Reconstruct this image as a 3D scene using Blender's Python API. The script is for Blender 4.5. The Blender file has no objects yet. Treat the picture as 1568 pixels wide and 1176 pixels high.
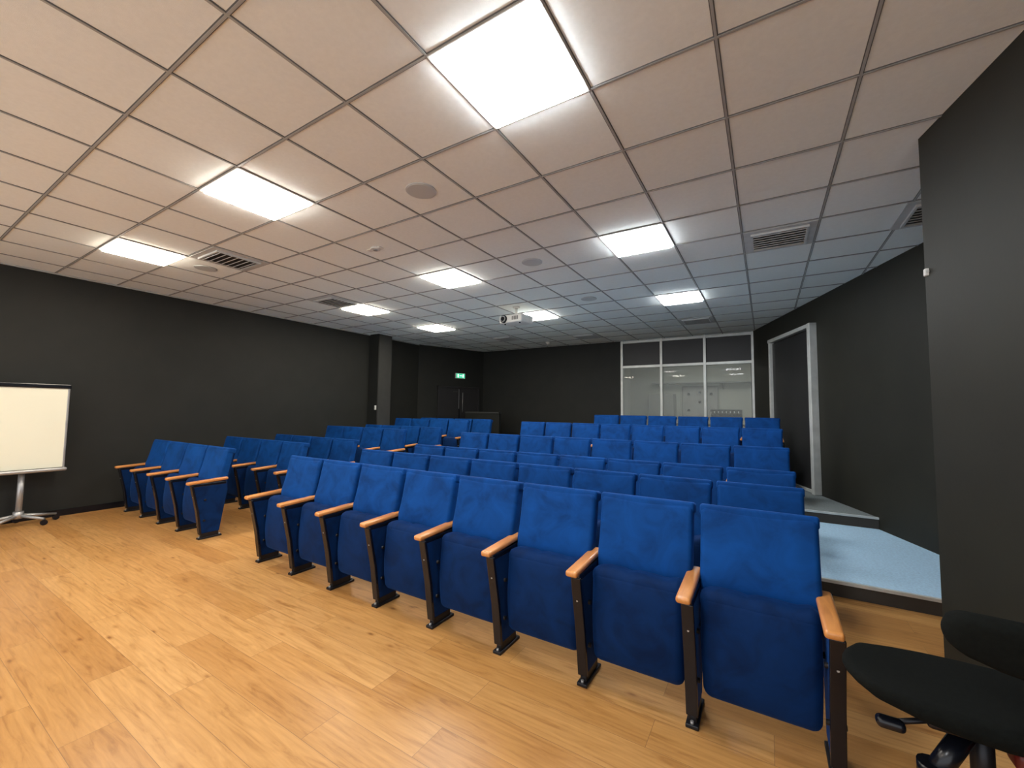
import bpy, bmesh, math, random
from mathutils import Vector, Matrix, Euler
random.seed(4)
S=bpy.context.scene
S.view_settings.view_transform='Standard'
S.view_settings.exposure=.25
COL=S.collection
CH=3.14; CZ=1.4402
# ------------------------------------------------------------------ materials
def nodes(name):
    m=bpy.data.materials.new(name); m.use_nodes=True
    nt=m.node_tree; b=nt.nodes['Principled BSDF']
    return m,nt,b
def ramp(nt,fac,stops):
    r=nt.nodes.new('ShaderNodeValToRGB'); el=r.color_ramp.elements
    while len(el)<len(stops): el.new(.5)
    for e,(p,c) in zip(el,stops): e.position=p; e.color=(*c,1)
    nt.links.new(fac,r.inputs[0]); return r.outputs[0]
def coords(nt,scale=(1,1,1),rot=(0,0,0),loc=(0,0,0)):
    t=nt.nodes.new('ShaderNodeTexCoord'); mp=nt.nodes.new('ShaderNodeMapping')
    mp.inputs['Scale'].default_value=scale; mp.inputs['Rotation'].default_value=rot; mp.inputs['Location'].default_value=loc
    nt.links.new(t.outputs['Object'],mp.inputs[0]); return mp.outputs[0]
def noise(nt,vec,scale,detail=3,rough=.5,dist=0):
    n=nt.nodes.new('ShaderNodeTexNoise'); n.inputs['Scale'].default_value=scale
    n.inputs['Detail'].default_value=detail; n.inputs['Roughness'].default_value=rough; n.inputs['Distortion'].default_value=dist
    nt.links.new(vec,n.inputs['Vector']); return n.outputs['Fac']
def bump(nt,b,h,strength=.2,dist=.01):
    n=nt.nodes.new('ShaderNodeBump'); n.inputs['Strength'].default_value=strength; n.inputs['Distance'].default_value=dist
    nt.links.new(h,n.inputs['Height']); nt.links.new(n.outputs[0],b.inputs['Normal'])
def simple(name,c1,c2=None,scale=8,rough=.5,metal=0,bmp=0,sheen=0,coat=0,det=3,spec=.5):
    m,nt,b=nodes(name); c2=c2 or tuple(x*.85 for x in c1)
    v=coords(nt); n=noise(nt,v,scale,det)
    nt.links.new(ramp(nt,n,[(.3,c2),(.7,c1)]),b.inputs['Base Color'])
    b.inputs['Roughness'].default_value=rough; b.inputs['Metallic'].default_value=metal
    b.inputs['Sheen Weight'].default_value=sheen; b.inputs['Coat Weight'].default_value=coat
    b.inputs['Specular IOR Level'].default_value=spec
    if bmp: bump(nt,b,noise(nt,v,scale*12,2),bmp,.004)
    return m
def emis(name,c,s):
    m,nt,b=nodes(name); b.inputs['Base Color'].default_value=(*c,1)
    b.inputs['Emission Color'].default_value=(*c,1); b.inputs['Emission Strength'].default_value=s; return m
def mix(nt,a,b,fac,mode='MIX'):
    n=nt.nodes.new('ShaderNodeMix'); n.data_type='RGBA'; n.blend_type=mode
    for s,i in ((fac,0),(a,6),(b,7)):
        if isinstance(s,(int,float)): n.inputs[i].default_value=s
        elif isinstance(s,tuple): n.inputs[i].default_value=(*s,1)
        else: nt.links.new(s,n.inputs[i])
    return n.outputs[2]
# wood floor
def wood_floor():
    m,nt,b=nodes('oak_plank_floor')
    v=coords(nt)
    br=nt.nodes.new('ShaderNodeTexBrick'); nt.links.new(v,br.inputs['Vector'])
    br.offset=.37; br.offset_frequency=2
    br.inputs['Scale'].default_value=1; br.inputs['Brick Width'].default_value=1.28; br.inputs['Row Height'].default_value=.19
    br.inputs['Mortar Size'].default_value=.0010; br.inputs['Mortar Smooth'].default_value=.2
    br.inputs['Color1'].default_value=(0,0,0,1); br.inputs['Color2'].default_value=(1,1,1,1); br.inputs['Mortar'].default_value=(.5,.5,.5,1)
    base=ramp(nt,br.outputs['Color'],[(0,(.445,.215,.064)),(.35,(.49,.247,.077)),(.65,(.53,.277,.092)),(1,(.58,.318,.115))])
    vm=nt.nodes.new('ShaderNodeVectorMath'); vm.operation='MULTIPLY_ADD'
    nt.links.new(br.outputs['Color'],vm.inputs[0]); vm.inputs[1].default_value=(7,3,9); nt.links.new(v,vm.inputs[2])
    def mpd(sc):
        mp=nt.nodes.new('ShaderNodeMapping'); mp.inputs['Scale'].default_value=sc; nt.links.new(vm.outputs[0],mp.inputs[0]); return mp.outputs[0]
    g=noise(nt,mpd((2.0,18,1)),1.5,7,.62,.9)
    gr=ramp(nt,g,[(.28,(.62,.52,.40)),(.45,(.89,.86,.80)),(.60,(1.0,1.0,1.0)),(.78,(1.13,1.13,1.13))])
    c=mix(nt,base,gr,1.0,'MULTIPLY')
    wv=nt.nodes.new('ShaderNodeTexWave'); wv.wave_type='BANDS'; wv.bands_direction='Y'
    wv.inputs['Scale'].default_value=1.3; wv.inputs['Distortion'].default_value=9; wv.inputs['Detail'].default_value=3; wv.inputs['Detail Scale'].default_value=.8
    nt.links.new(mpd((1.1,9,1)),wv.inputs['Vector'])
    c=mix(nt,c,ramp(nt,wv.outputs['Fac'],[(0,(.84,.79,.72)),(.35,(1,1,1)),(1,(1.03,1.03,1.03))]),.35,'MULTIPLY')
    vo=nt.nodes.new('ShaderNodeTexVoronoi'); vo.inputs['Scale'].default_value=1.6; nt.links.new(mpd((1.7,4.2,1)),vo.inputs['Vector'])
    kn=ramp(nt,vo.outputs['Distance'],[(0,(.28,.18,.10)),(.035,(.42,.3,.2)),(.085,(.84,.77,.68)),(.14,(1,1,1))])
    c=mix(nt,c,kn,.9,'MULTIPLY')
    c=mix(nt,c,(.20,.10,.04),br.outputs['Fac'])
    nt.links.new(c,b.inputs['Base Color'])
    b.inputs['Roughness'].default_value=.33
    bump(nt,b,g,.06,.002)
    return m
def wood_arm():
    m,nt,b=nodes('beech_armrest')
    v=coords(nt,(22,3,22)); g=noise(nt,v,1.5,4,.6,.6)
    nt.links.new(ramp(nt,g,[(.3,(.47,.175,.04)),(.7,(.68,.29,.08))]),b.inputs['Base Color'])
    b.inputs['Roughness'].default_value=.32; b.inputs['Coat Weight'].default_value=.3; return m
def velvet(name,c1,c2,sh=.28):
    m,nt,b=nodes(name)
    v=coords(nt)
    oi=nt.nodes.new('ShaderNodeObjectInfo')
    vm=nt.nodes.new('ShaderNodeVectorMath'); vm.operation='MULTIPLY_ADD'
    cb=nt.nodes.new('ShaderNodeCombineXYZ')
    for i in range(3): nt.links.new(oi.outputs['Random'],cb.inputs[i])
    nt.links.new(cb.outputs[0],vm.inputs[0]); vm.inputs[1].default_value=(31,17,23); nt.links.new(v,vm.inputs[2])
    n=noise(nt,vm.outputs[0],6,4,.6,.8)
    nt.links.new(ramp(nt,n,[(.32,c2),(.5,c1),(.72,tuple(x*1.25 for x in c1))]),b.inputs['Base Color'])
    b.inputs['Roughness'].default_value=.75; b.inputs['Sheen Weight'].default_value=sh
    b.inputs['Sheen Roughness'].default_value=.4; b.inputs['Sheen Tint'].default_value=(.06,.27,1,1)
    b.inputs['Specular IOR Level'].default_value=.12
    bump(nt,b,noise(nt,v,420,2),.12,.002); return m
M=dict(
 floor=wood_floor(), arm=wood_arm(),
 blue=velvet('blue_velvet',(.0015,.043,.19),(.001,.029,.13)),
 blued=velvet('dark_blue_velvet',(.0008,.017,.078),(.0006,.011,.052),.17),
 blk=simple('black_plastic',(.005,.006,.010),rough=.25,spec=.4),
 metal=simple('black_metal',(.02,.02,.024),rough=.4,metal=.6),
 wall=simple('charcoal_paint',(.0165,.0175,.0155),(.0135,.0145,.013),scale=3,rough=.62,bmp=.08,spec=.3),
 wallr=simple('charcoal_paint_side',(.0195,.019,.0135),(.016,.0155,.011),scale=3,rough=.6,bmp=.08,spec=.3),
 pil=simple('grey_paint',(.036,.037,.035),rough=.6),
 tile=simple('mineral_ceiling_tile',(.90,.945,.93),(.865,.91,.895),scale=40,rough=.9,bmp=.3,spec=.1),
 grid=simple('ceiling_grid_metal',(.42,.43,.42),rough=.5),
 shadeline=simple('painted_grid_shadow',(.13,.13,.13),rough=.8),  # dark strips under the grid bars, painting shadow lines along their edges
 white=simple('white_trim',(.78,.78,.75),rough=.45),
 vent=simple('vent_grey',(.58,.60,.60),rough=.5),
 dark=simple('dark_recess',(.03,.03,.03),rough=.9),
 spk=simple('speaker_grille',(.58,.60,.59),(.52,.54,.53),scale=300,rough=.6),
 alu=simple('aluminium_frame',(.66,.67,.64),rough=.38,metal=.25),
 carpet=simple('blue_grey_carpet',(.48,.70,.88),(.37,.54,.70),scale=60,rough=.95,bmp=.5,det=6,spec=.1),
 carpet2=simple('grey_carpet',(.24,.27,.27),(.17,.19,.19),scale=60,rough=.95,bmp=.5,det=6,spec=.1),
 riser=simple('riser_brown',(.05,.042,.034),rough=.7),
 board=simple('whiteboard_surface',(.82,.81,.67),(.80,.79,.65),rough=.25,scale=1),
 booth=simple('booth_wall',(.46,.48,.41),(.42,.44,.37),scale=2,rough=.8),
 boothf=simple('booth_floor',(.2,.2,.19),rough=.8),
 boothg=simple('booth_grey',(.28,.29,.26),rough=.6),
 boothw=simple('booth_board',(.38,.39,.35),rough=.6),
 door=simple('door_dark',(.016,.0155,.017),rough=.5),
 grn=emis('exit_green',(.05,.55,.30),.9), wem=emis('exit_white',(.8,1,.9),1.1),
 red=simple('dark_red_plastic',(.13,.01,.008),rough=.4),
 fab=simple('black_fabric',(.006,.007,.006),(.004,.0045,.004),scale=90,rough=.95,bmp=.3,spec=.1),
 stl=simple('grey_steel',(.42,.42,.42),rough=.35,metal=.6),
)
LW=emis('led_warm',(1,.90,.74),33); LM=emis('led_neutral',(1,.95,.86),33); LN=emis('led_cool',(.93,.97,1),33); LB=emis('led_booth',(1,1,.95),4.5)
g_,gt,gb=nodes('clear_glass'); gb.inputs['Base Color'].default_value=(.9,.95,.92,1); gb.inputs['Roughness'].default_value=.02
gb.inputs['Alpha'].default_value=.12; M['glass']=g_
# ------------------------------------------------------------------ mesh helpers
class B:
    def __init__(s,name,mats):
        s.bm=bmesh.new(); s.name=name; s.mats=mats
    def mi(s,k): 
        if k not in s.mats: s.mats.append(k)
        return s.mats.index(k)
    def _fin(s,new,mat,mtx):
        vs=set()
        for f in new:
            f.material_index=s.mi(mat); vs.update(f.verts)
        if mtx is not None: bmesh.ops.transform(s.bm,matrix=mtx,verts=list(vs))
        return new
    def box(s,a,b,mat,bev=0,mtx=None,seg=2):
        old=set(s.bm.faces)
        r=bmesh.ops.create_cube(s.bm,size=1)
        for v in r['verts']: v.co=Vector([a[i]+(v.co[i]+.5)*(b[i]-a[i]) for i in range(3)])
        if bev:
            es={e for v in r['verts'] for e in v.link_edges}
            bmesh.ops.bevel(s.bm,geom=list(es),offset=bev,segments=seg,affect='EDGES',profile=.5)
        return s._fin([f for f in s.bm.faces if f not in old],mat,mtx)
    def cyl(s,p,q,r,mat,seg=20,r2=None,mtx=None,smooth=True):
        p=Vector(p);q=Vector(q);d=q-p; old=set(s.bm.faces)
        m=Matrix.Translation((p+q)/2)@d.to_track_quat('Z','Y').to_matrix().to_4x4()
        bmesh.ops.create_cone(s.bm,cap_ends=True,segments=seg,radius1=r,radius2=r if r2 is None else r2,depth=d.length,matrix=m)
        n=[f for f in s.bm.faces if f not in old]
        if smooth:
            for f in n:
                if len(f.verts)==4: f.smooth=True
        return s._fin(n,mat,mtx)
    def prism(s,poly,axis,t0,t1,mat,mtx=None,bev=0):
        old=set(s.bm.faces)
        def P(u,v,t):
            return {0:(t,u,v),1:(u,t,v),2:(u,v,t)}[axis]
        A=[s.bm.verts.new(P(u,v,t0)) for u,v in poly];C=[s.bm.verts.new(P(u,v,t1)) for u,v in poly]
        n=len(poly); s.bm.faces.new(A);s.bm.faces.new(C[::-1])
        for i in range(n): s.bm.faces.new([A[i],C[i],C[(i+1)%n],A[(i+1)%n]])
        new=[f for f in s.bm.faces if f not in old]
        bmesh.ops.recalc_face_normals(s.bm,faces=new)
        if bev:
            es={e for f in new for e in f.edges}
            bmesh.ops.bevel(s.bm,geom=list(es),offset=bev,segments=2,affect='EDGES',profile=.5)
            new=[f for f in s.bm.faces if f not in old]
        return s._fin(new,mat,mtx)
    def cushion(s,half,r,mat,deform=None,mtx=None,n=6):
        bm=s.bm; old=set(bm.faces)
        def ax(h):
            k=[0,.12,.4,.75,1]; L=[-h+r*q for q in k]; inner=[-h+r+(2*(h-r))*i/n for i in range(1,n)]
            return L+inner+[-x for x in reversed(L)]
        X,Y,Z=[ax(h) for h in half]; vd={}
        def V(x,y,z):
            key=(round(x,5),round(y,5),round(z,5))
            if key in vd: return vd[key]
            q=Vector((x,y,z)); inn=Vector([max(-(h-r),min(h-r,c)) for c,h in zip(q,half)])
            d=q-inn; q=inn+d.normalized()*r if d.length>1e-9 else q
            if deform: q=Vector(deform(q))
            vd[key]=bm.verts.new(q); return vd[key]
        def face(U,W,f,flip):
            for i in range(len(U)-1):
                for j in range(len(W)-1):
                    vs=[f(U[i],W[j]),f(U[i+1],W[j]),f(U[i+1],W[j+1]),f(U[i],W[j+1])]
                    if flip: vs.reverse()
                    if len(set(vs))==4:
                        try: bm.faces.new(vs).smooth=True
                        except ValueError: pass
        hx,hy,hz=half
        face(X,Y,lambda a,b:V(a,b,hz),0);face(X,Y,lambda a,b:V(a,b,-hz),1)
        face(X,Z,lambda a,b:V(a,-hy,b),0);face(X,Z,lambda a,b:V(a,hy,b),1)
        face(Y,Z,lambda a,b:V(hx,a,b),0);face(Y,Z,lambda a,b:V(-hx,a,b),1)
        return s._fin([f for f in bm.faces if f not in old],mat,mtx)
    def mesh(s):
        me=bpy.data.meshes.new(s.name); s.bm.to_mesh(me); s.bm.free()
        for k in s.mats: me.materials.append(M[k] if isinstance(k,str) else k)
        return me
    def obj(s,loc=(0,0,0),rot=0,parent=None):
        o=bpy.data.objects.new(s.name,s.mesh()); COL.objects.link(o); o.location=loc; o.rotation_euler=(0,0,rot)
        if parent: o.parent=parent
        return o
def T(x,y,z): return Matrix.Translation((x,y,z))
def RX(a): return Matrix.Rotation(a,4,'X')
def RY(a): return Matrix.Rotation(a,4,'Y')
def RZ(a): return Matrix.Rotation(a,4,'Z')
# ------------------------------------------------------------------ room shell
FAR=9.95
def wallx(y): return 3.3144-.3527*y
def nearx(y): return .8425+(3.399-y)*.221
b=B('floor',[]); b.prism([(-8,-3),(2.4,-3),(2.4,10.1),(-8,10.1)],2,-.1,0,'floor'); b.obj()
b=B('ceiling',[]); b.prism([(-8,-3),(2.6,-3),(2.6,10.1),(-8,10.1)],2,CH,CH+.1,'tile'); b.obj()
OX,OY=-1.3547,1.9864
b=B('ceiling_grid',[])
for i in range(-11,7):
    x=OX+.6*i
    b.box((x-.010,-3,CH-.004),(x+.010,FAR,CH+.002),'shadeline'); b.box((x-.006,-3,CH-.007),(x+.006,FAR,CH-.003),'grid')
for j in range(-8,14):
    y=OY+.6*j
    b.box((-7.82,y-.010,CH-.0045),(2.4,y+.010,CH+.002),'shadeline'); b.box((-7.82,y-.006,CH-.0072),(2.4,y+.006,CH-.003),'grid')
b.obj()
b=B('wall_left',[]); b.box((-7.98,-3,0),(-7.82,8.02,CH),'wall'); b.obj()
b=B('wall_corner_left',[]); b.prism([(-7.82,8.0),(-7.10,FAR),(-7.25,FAR+.1),(-7.98,8.0)],2,0,CH,'wall'); b.obj()
b=B('wall_back',[]); b.box((-7.2,FAR,0),(-2.99,FAR+.12,CH),'wall'); b.box((-2.99,FAR,0),(-.1,FAR+.12,.62),'wall'); b.obj()
b=B('wall_right',[])
y0=3.2
b.prism([(wallx(y0),y0),(wallx(10.1),10.1),(wallx(10.1)+.15,10.15),(wallx(y0)+.15,y0)],2,0,CH,'wallr'); b.obj()
b=B('wall_right_front',[])
b.prism([(.8425,3.399),(nearx(-3),-3),(nearx(-3)+.15,-3),(1.05,3.25),(2.25,3.25),(2.25,3.399)],2,0,CH,'wallr'); b.obj()
b=B('column_left',[]); b.box((-7.82,6.42,0),(-7.52,6.80,CH),'pil'); b.box((-7.82,6.40,0),(-7.515,6.425,CH),'wall'); b.obj()
b=B('baseboard_left',[]); b.box((-7.82,-3,0),(-7.805,6.4,.08),'blk'); b.obj()
b=B('trim_ceiling_left',[]); b.box((-7.82,-3,CH-.02),(-7.80,8,CH-.001),'grid'); b.obj()
def platform(name,x0,x1f,y0,y1,z,mat,mat2=None,z0=0):
    b=B(name,[])
    xr0=x1f if x1f is not None else wallx(y0)-.003; xr1=x1f if x1f is not None else wallx(y1)-.003
    b.prism([(x0,y0+.012),(xr0,y0+.012),(xr1,y1),(x0,y1)],2,z0,z-.014,'riser')
    b.prism([(x0,y0+.03),(xr0,y0+.03),(xr1,y1),(x0,y1)],2,z-.014,z,mat)
    b.box((x0,y0,z-.02),(xr0,y0+.03,z+.002),'alu')
    return b.obj()
platform('seating_platform',-7.50,None,4.20,6.33,.12,'carpet')
platform('seating_platform',-7.50,None,6.32,8.98,.25,'carpet2')
platform('seating_platform',-4.2,.10,7.60,9.1,.39,'carpet2',z0=.25)
b=B('partition_low',[]); b.box((-7.0,9.0,0),(-5.9,9.08,1.33),'wall'); b.box((-7.0,8.98,1.33),(-5.9,9.10,1.37),'pil',.005); b.obj()
ang=math.atan2(FAR-8.0,-7.10+7.82)
def onsplay(dist): 
    d=Vector((.72,1.95,0)).normalized(); return Vector((-7.82,8.0,0))+d*dist
b=B('door_1',[])
fr=RZ(ang)
def sp(dist): p=onsplay(dist); return T(p.x,p.y,0)@fr
m=sp(.62)
b.box((0,-.04,0),(1.25,.0,2.02),'door',.004,m)
for x in (-.05,1.25): b.box((x,-.06,0),(x+.05,.0,2.07),'door',.004,m)
b.box((-.05,-.06,2.02),(1.30,.0,2.07),'door',.004,m)
b.box((.61,-.045,0),(.64,-.035,2.02),'blk',0,m)
b.box((.602,-.06,1.45),(.610,-.05,2.0),'stl',.002,m)
b.cyl((.70,-.10,1.35),(.70,-.10,1.90),.007,'stl',mtx=m)
b.box((.42,-.06,1.91),(.56,-.04,1.94),'pil',.003,m)
b.obj()
b=B('exit_sign',[]); m=sp(1.12); b.box((0,-.05,2.30),(.30,-.005,2.45),'white',.005,m); b.box((.012,-.054,2.312),(.288,-.05,2.438),'grn',0,m)
b.box((.05,-.056,2.33),(.09,-.053,2.42),'wem',0,m); b.box((.12,-.056,2.365),(.20,-.053,2.385),'wem',0,m);b.box((.215,-.056,2.33),(.25,-.053,2.42),'wem',0,m); b.obj()
b=B('light_switch',[]); b.box((-7.575,6.382,1.40),(-7.525,6.40,1.50),'white',.004); b.box((-7.565,6.375,1.43),(-7.535,6.383,1.47),'alu',.002); b.obj()
b=B('motion_sensor',[]); b.box((.832,3.36,2.27),(.856,3.39,2.315),'white',.006); b.cyl((.842,3.35,2.292),(.842,3.365,2.292),.008,'alu'); b.obj()
dv=Vector((-.3527,1,0)).normalized(); nv=Vector((-dv.y,dv.x,0))
def wallm(y):
    m=Matrix.Identity(4); m.col[0]=(*dv,0); m.col[1]=(*(-nv),0); m.col[2]=(0,0,1,0); m.col[3]=(wallx(y),y,0,1); return m
b=B('door_2',[]); m=wallm(7.53); L=1.56
b.box((.05,-.03,.255),(L-.05,.0,2.70),'door',.003,m)
b.box((-.035,-.10,.255),(.05,.0,2.78),'alu',.006,m); b.box((.10,-.055,.255),(.14,-.02,2.70),'alu',.004,m)
b.box((L-.06,-.08,.255),(L,.0,2.78),'alu',.005,m); b.box((-.035,-.09,2.72),(L,.0,2.78),'alu',.006,m)
b.box((.10,-.05,.255),(L-.05,-.025,.30),'alu',.004,m)
b.obj()
b=B('window_1',[])
xs=[-2.96,-2.04,-1.12,-.20]
for x in xs: b.box((x-.028,FAR-.03,.6),(x+.028,FAR+.07,CH),'alu',.004)
for z in (.62,2.50,3.10): b.box((-2.99,FAR-.025,z-.03),(-.17,FAR+.065,z+.03),'alu',.004)
for i in range(3):
    b.box((xs[i]+.028,FAR+.01,2.53),(xs[i+1]-.028,FAR+.03,3.07),'door')
    b.box((xs[i]+.028,FAR+.015,.65),(xs[i+1]-.028,FAR+.022,2.47),'glass')
b.obj()
def one(name,a,c,mat,bev=0):
    b=B(name,[]); b.box(a,c,mat,bev); return b.obj()
one('wall_booth_back',(-3.6,13.0,.2),(1.2,13.1,2.9),'booth'); one('wall_booth_left',(-3.7,FAR+.12,.2),(-3.6,13.1,2.9),'booth'); one('wall_booth_right',(1.1,FAR+.25,.2),(1.2,13.0,2.9),'booth')
one('floor_booth',(-3.7,FAR+.13,.1),(1.2,13.1,.2),'boothf'); one('ceiling_booth',(-3.7,FAR+.13,2.9),(1.2,13.1,3.0),'booth')
for x in (-2.3,-.7):
    b=B('booth_ceiling_light',[]); b.box((x,11.4,2.865),(x+.6,12.0,2.885),LB); b.box((x-.03,11.37,2.88),(x+.63,12.03,2.899),'white'); b.obj()
b=B('wall_panel_patchboard',[]); b.box((-2.05,12.95,1.3),(-1.15,12.995,2.15),'boothw',.01)
for q in ((-2.08,1.27,-1.12,1.30),(-2.08,2.15,-1.12,2.18),(-2.08,1.3,-2.05,2.15),(-1.15,1.3,-1.12,2.15)): b.box((q[0],12.94,q[1]),(q[2],12.999,q[3]),'boothg')
for x,z in ((-1.9,1.95),(-1.3,1.95),(-1.6,1.72),(-1.9,1.48),(-1.3,1.48),(-1.6,2.0)): b.cyl((x,12.95,z),(x,12.90,z),.035,'blk')
b.obj()
b=B('storage_cabinet',[]); b.box((-2.95,12.55,.2),(-2.25,12.98,1.95),'boothg',.01); b.box((-2.61,12.54,.25),(-2.595,12.55,1.9),'pil')
b.cyl((-2.66,12.52,1.1),(-2.66,12.52,1.3),.01,'alu'); b.cyl((-2.54,12.52,1.1),(-2.54,12.52,1.3),.01,'alu'); b.obj()
b=B('wall_shelf',[]); b.box((-2.9,12.7,2.25),(.6,12.99,2.28),'boothg')
for x in (-2.7,-1.0,.4): b.prism([(12.72,2.25),(12.99,2.25),(12.99,2.08)],0,x,x+.02,'boothg')
b.obj()
b=B('control_desk',[]); b.box((-1.9,10.25,1.12),(-.25,10.85,1.16),'pil',.006)
for x in (-1.85,-.35): b.box((x,10.3,.2),(x+.05,10.8,1.12),'blk')
b.obj()
b=B('mixing_console',[]); b.prism([(10.3,1.165),(10.8,1.165),(10.8,1.50),(10.3,1.40)],0,-1.05,-.45,'blk',bev=.01)
for i in range(7): b.box((-1.0+i*.08,10.4,1.425),(-.98+i*.08,10.44,1.46),'alu')
b.obj()
# ------------------------------------------------------------------ ceiling fixtures
def panel(x,y,mat):
    b=B('ceiling_light_panel',[])
    a,c=(x,y),(x+.6,y+.6); t=.024; z0=CH-.012
    b.prism([(a[0]+t,a[1]+t),(c[0]-t,a[1]+t),(c[0]-t,c[1]-t),(a[0]+t,c[1]-t)],2,CH-.030,CH-.003,mat,bev=.006)
    for q in ((a[0],a[1],c[0],a[1]+t),(a[0],c[1]-t,c[0],c[1]),(a[0],a[1]+t,a[0]+t,c[1]-t),(c[0]-t,a[1]+t,c[0],c[1]-t)):
        b.box((q[0],q[1],z0),(q[2],q[3],CH-.001),'white',.002)
    b.obj()
for i,x in enumerate((OX,OX-2.4,OX-4.8)):
    for j,y in enumerate((OY-.6,OY+1.8,OY+4.2)):
        if i==2 and j==1: y+=.6
        panel(x,y,(LN,LM,LW)[i])
panel(OX,OY-3.0,LN); panel(OX-2.4,OY-3.0,LM); panel(OX-4.8,OY-3.0,LW)
def vent(cx,cy,n=7,rot=0,dark=False):
    b=B('ceiling_air_vent',[]); m=T(cx,cy,CH)@RZ(rot)
    b.box((-.29,-.29,-.012),(.29,.29,-.001),'vent',.003,m)
    b.box((-.21,-.21,-.014),(.21,.21,-.011),'dark',0,m)
    for k in range(n):
        y=-.18+.36*k/(n-1)
        b.box((-.21,-.022,-.003),(.21,.022,.003),'grid' if dark else 'vent',0,m@T(0,y,-.020)@RX(.6))
    for q in ((-.23,-.23,.23,-.21),(-.23,.21,.23,.23),(-.23,-.21,-.21,.21),(.21,-.21,.23,.21)): b.box((q[0],q[1],-.03),(q[2],q[3],-.01),'vent',.002,m)
    b.obj()
vent(-5.255,2.286); vent(.145,4.686); vent(-5.855,4.086)
for x,y in ((-1.055,8.286),(-5.255,8.286),(-3.455,8.886)): vent(x,y,dark=True)
vent(1.30,4.686,dark=True)
for x,y in ((-2.255,2.286),(-2.255,4.086),(-5.855,2.286),(-2.255,5.886)):
    b=B('ceiling_speaker',[]); b.cyl((x,y,CH-.008),(x,y,CH-.001),.118,'vent',40); b.cyl((x,y,CH-.011),(x,y,CH-.007),.106,'spk',40); b.obj()
b=B('emergency_light',[]); b.cyl((-3.5,2.9,CH-.02),(-3.5,2.9,CH-.001),.05,'white',24); b.cyl((-3.5,2.9,CH-.03),(-3.5,2.9,CH-.018),.022,'stl',16); b.box((-3.62,2.88,CH-.012),(-3.42,2.94,CH-.001),'white',.003); b.obj()
b=B('smoke_detector',[]); b.cyl((-4.6,9.2,CH-.05),(-4.6,9.2,CH-.001),.05,'white',24,.06); b.cyl((-4.6,9.2,CH-.065),(-4.6,9.2,CH-.05),.03,'white',24); b.obj()
b=B('projector',[]); m=T(-3.49,5.80,2.92)@RZ(-.10)
b.cushion((.23,.17,.065),.025,'white',mtx=m)
b.cyl((-.12,-.195,0),(-.12,-.15,0),.062,'blk',28,mtx=m); b.cyl((-.12,-.21,0),(-.12,-.19,0),.048,'stl',28,mtx=m); b.cyl((-.12,-.212,0),(-.12,-.208,0),.036,'blk',28,mtx=m)
for k in range(6): b.box((.04+k*.022,-.173,-.03),(.05+k*.022,-.169,.03),'dark',0,m)
b.box((-.07,-.06,.062),(.07,.06,.078),'alu',.004,m); b.cyl((0,0,.07),(0,0,.205),.022,'white',20,mtx=m); b.cyl((0,0,.200),(0,0,.218),.06,'white',24,mtx=m)
for sx in (-.15,.15): b.cyl((sx,-.1,-.08),(sx,-.1,-.058),.014,'blk',12,mtx=m)
b.obj()
# ------------------------------------------------------------------ auditorium chairs
PW=.5318
def post(b,x):
    b.prism([(-.085,.585),(.24,.595),(.25,.50),(.185,.06),(.015,.06),(-.02,.30)],0,x-.021,x+.021,'blued',bev=.006)
    b.prism([(-.105,.585),(-.085,.585),(-.02,.30),(.015,.05),(-.004,.05),(-.042,.30)],0,x-.026,x+.026,'blk',bev=.004)
    b.box((x-.022,-.10,.565),(x+.022,.235,.60),'blk',.006)
    b.box((x-.028,-.015,0),(x+.028,.21,.018),'metal',.004); b.box((x-.018,.01,.012),(x+.018,.18,.08),'metal',.005)
    b.cyl((x,-.002,.015),(x,-.002,.030),.008,'stl',10); b.cyl((x,.195,.015),(x,.195,.03),.010,'stl',10)
    for z in (.20,.42): b.cyl((x-.034,.03,z),(x+.034,.03,z),.011,'metal',10)
    b.cyl((x,-.078,.46),(x,-.055,.46),.005,'stl',8)
    mt=T(x-.012,.06,.617)@RX(.05)
    b.cushion((.032,.195,.016),.013,'arm',mtx=mt,n=2)
def chair_mesh(nm,both):
    b=B(nm,['blue'])
    post(b,-PW/2)
    if both: post(b,PW/2)
    def dback(q):
        x,y,z=q; bul=.018*(1-min(1,(x/.25))**2)*(1-(z/.24)**2) if y<0 else -.004
        lum=.012*math.exp(-((z+.08)/.07)**2) if y<0 else 0
        return (x*(1-.02*(z<-.1)),y-bul-lum+.012*(x/.25)**2*-1,z)
    mt=T(0,.245,.70)@RX(-.20)
    b.cushion((.248,.042,.245),.026,'blue',dback,mt)
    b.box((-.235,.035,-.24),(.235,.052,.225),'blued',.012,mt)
    b.cushion((.253,.045,.030),.016,'blue',None,mt@T(0,.002,.232),n=3)
    def dseat(q):
        x,y,z=q; 
        bul=(.022*(1-min(1,abs(x/.245))**3)*(1-abs(z/.24)**3)) if y<0 else 0
        return (x*(1-.035*max(0,-z/.23)),y-bul+ .03*max(0,-z/.235)**2,z)
    ms=T(0,.075,.36)@RX(-.07)
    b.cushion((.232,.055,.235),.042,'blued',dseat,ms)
    def droll(q):
        x,y,z=q; w=.004*math.sin(x*38)+.003*math.sin(x*71+1)
        return (x,y-.006*math.cos(x/.236*1.5),z+w)
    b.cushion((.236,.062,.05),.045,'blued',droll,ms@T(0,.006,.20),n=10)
    b.cyl((-PW/2+.02,.155,.40),(PW/2-.02,.155,.40),.014,'metal',12)
    b.box((-.20,.125,.18),(.20,.15,.50),'metal',.008)
    return b.mesh()
me_mid=chair_mesh('auditorium_chair_mesh',False); me_end=chair_mesh('auditorium_chair_end_mesh',True)
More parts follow.
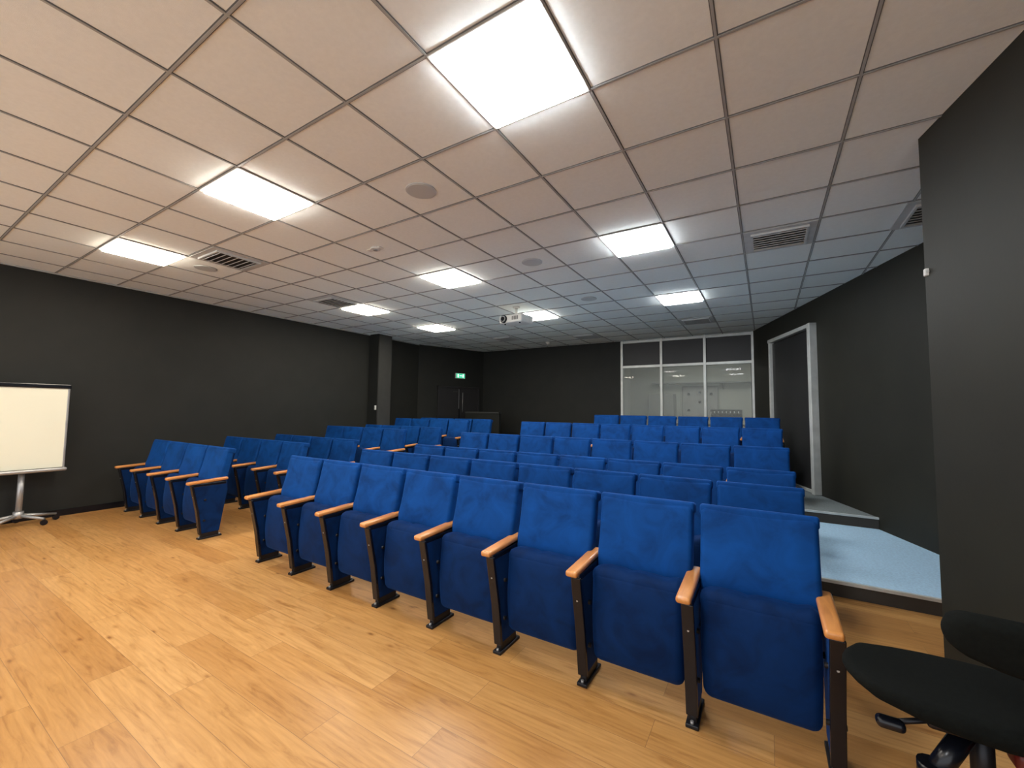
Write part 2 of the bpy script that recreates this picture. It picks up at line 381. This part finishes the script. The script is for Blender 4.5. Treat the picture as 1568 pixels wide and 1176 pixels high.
def row(X0,p,n,y,z):
    for k in range(n):
        o=bpy.data.objects.new('auditorium_chair',me_end if k==0 else me_mid); COL.objects.link(o)
        o.location=(X0-p*(k+.5),y,z); o.scale=(p/PW,1,1)
RX0=.2140
for y,z,n in ((2.13,0,8),(2.98,0,8),(3.84,0,8),(4.82,.122,8),(6.67,.252,8),(7.78,.392,6)): row(RX0,PW,n,y,z)
for y,z in ((2.13,0),(3.05,0),(3.84,0),(4.84,.122),(5.76,.122),(6.61,.252),(7.45,.252)): row(-5.25,.54,4,y,z)
# ------------------------------------------------------------------ flip chart whiteboard
b=B('mobile_whiteboard',[])
m=T(-7.52,1.20,0)@Matrix(((0,-1,0,0),(1,0,0,0),(0,0,1,0),(0,0,0,1)))
b.box((-.34,-.015,.66),(.33,.015,1.66),'board',.006,m)
for q in ((-.35,.655,-.33,1.67),(.32,.655,.34,1.67)): b.box((q[0],-.02,q[1]),(q[2],.02,q[3]),'stl',.005,m)
b.box((-.36,-.035,1.635),(.35,.02,1.69),'blk',.012,m)
b.cushion((.36,.045,.022),.02,'stl',None,m@T(-.005,-.03,.64),n=3)
b.box((-.33,-.06,.648),(.32,-.02,.664),'blk',.004,m)
b.cyl((0,.03,.10),(0,.03,.66),.028,'stl',20,mtx=m); b.cyl((0,.03,.45),(0,.03,1.3),.02,'stl',20,mtx=m)
for a in range(5):
    t=a*2*math.pi/5+.25; ex,ey=.33*math.cos(t),.03+.27*math.sin(t)*.8
    b.cyl((0,.03,.125),(ex,ey,.075),.022,'stl',12,.014,mtx=m); b.cyl((ex,ey-.012,.032),(ex,ey+.012,.032),.032,'blk',16,mtx=m)
    b.cyl((ex,ey,.04),(ex,ey,.08),.01,'blk',10,mtx=m)
b.cyl((0,.03,.09),(0,.03,.17),.045,'stl',20,mtx=m)
b.obj()
# ------------------------------------------------------------------ office chair
b=B('office_chair',[]); m=T(.515,1.80,0)
def dsaddle(q):
    x,y,z=q; e=math.sqrt(max(0,1-.55*(y/.25)**2)); s2=math.sqrt(max(0,1-.45*(x/.3)**2)); return (x*e,y*s2,z*(1-.35*(x/.3)**2)+.012*(x/.29)**2)
b.cushion((.315,.20,.030),.029,'fab',dsaddle,m@T(0,.01,.60))
b.box((-.14,-.12,.545),(.14,.12,.575),'blk',.01,m)
b.cyl((0,0,.30),(0,0,.55),.026,'metal',20,mtx=m); b.cyl((0,0,.12),(0,0,.32),.038,'blk',20,mtx=m)
b.cushion((.07,.04,.03),.02,'red',None,m@T(.12,-.02,.49),n=3)
def dbackr(q):
    x,y,z=q; e=math.sqrt(max(0,1-.5*(z/.11)**2)); s2=math.sqrt(max(0,1-.5*(x/.2)**2)); return (x*e,y-.05*(x/.2)**2*-1,z*s2)
b.cushion((.20,.030,.074),.029,'fab',dbackr,m@T(.085,-.22,.850)@RX(.15))
b.cyl((.06,-.08,.55),(.07,-.27,.57),.016,'blk',12,mtx=m); b.cyl((.07,-.27,.57),(.07,-.245,.83),.016,'blk',12,mtx=m)
b.cyl((-.06,0,.53),(-.20,-.05,.50),.008,'metal',10,mtx=m); b.cushion((.035,.02,.016),.014,'blk',None,m@T(-.21,-.055,.495),n=2)
b.cyl((-.05,-.05,.52),(-.13,-.11,.42),.026,'blk',14,mtx=m); b.cyl((-.13,-.11,.41),(-.13,-.11,.45),.036,'blk',14,mtx=m)
for a in range(5):
    t=a*2*math.pi/5-math.pi/2; ex,ey=.24*math.cos(t),.24*math.sin(t)
    b.cyl((0,0,.13),(ex,ey,.085),.030,'blk',12,.018,mtx=m); b.cyl((ex-.014,ey,.032),(ex+.014,ey,.032),.032,'blk',16,mtx=m); b.cyl((ex,ey,.04),(ex,ey,.09),.01,'metal',10,mtx=m)
b.obj()
# ------------------------------------------------------------------ world + camera
w=bpy.data.worlds.new('added_ambient_fill'); S.world=w; w.use_nodes=True  # added fill light entering by the open rear, mainly to brighten the ceiling
w.node_tree.nodes['Background'].inputs[0].default_value=(.92,.96,1,1); w.node_tree.nodes['Background'].inputs[1].default_value=1.5
f,yaw,pit,rol=633.0,.55,.0619,.0118
R=Vector((math.cos(yaw),math.sin(yaw),0));F0=Vector((-math.sin(yaw),math.cos(yaw),0));U0=Vector((0,0,1))
F=F0*math.cos(pit)+U0*math.sin(pit);U=U0*math.cos(pit)-F0*math.sin(pit)
R2=R*math.cos(rol)+U*math.sin(rol);U2=U*math.cos(rol)-R*math.sin(rol)
cd=bpy.data.cameras.new('camera'); cam=bpy.data.objects.new('camera',cd); COL.objects.link(cam)
cd.sensor_width=36; cd.lens=36*f/1568; cd.clip_start=.02
mt=Matrix.Identity(4)
for i,v in enumerate((R2,U2,-F)): mt.col[i]=(*v,0)
mt.col[3]=(0,0,CZ,1); cam.matrix_world=mt
S.camera=cam
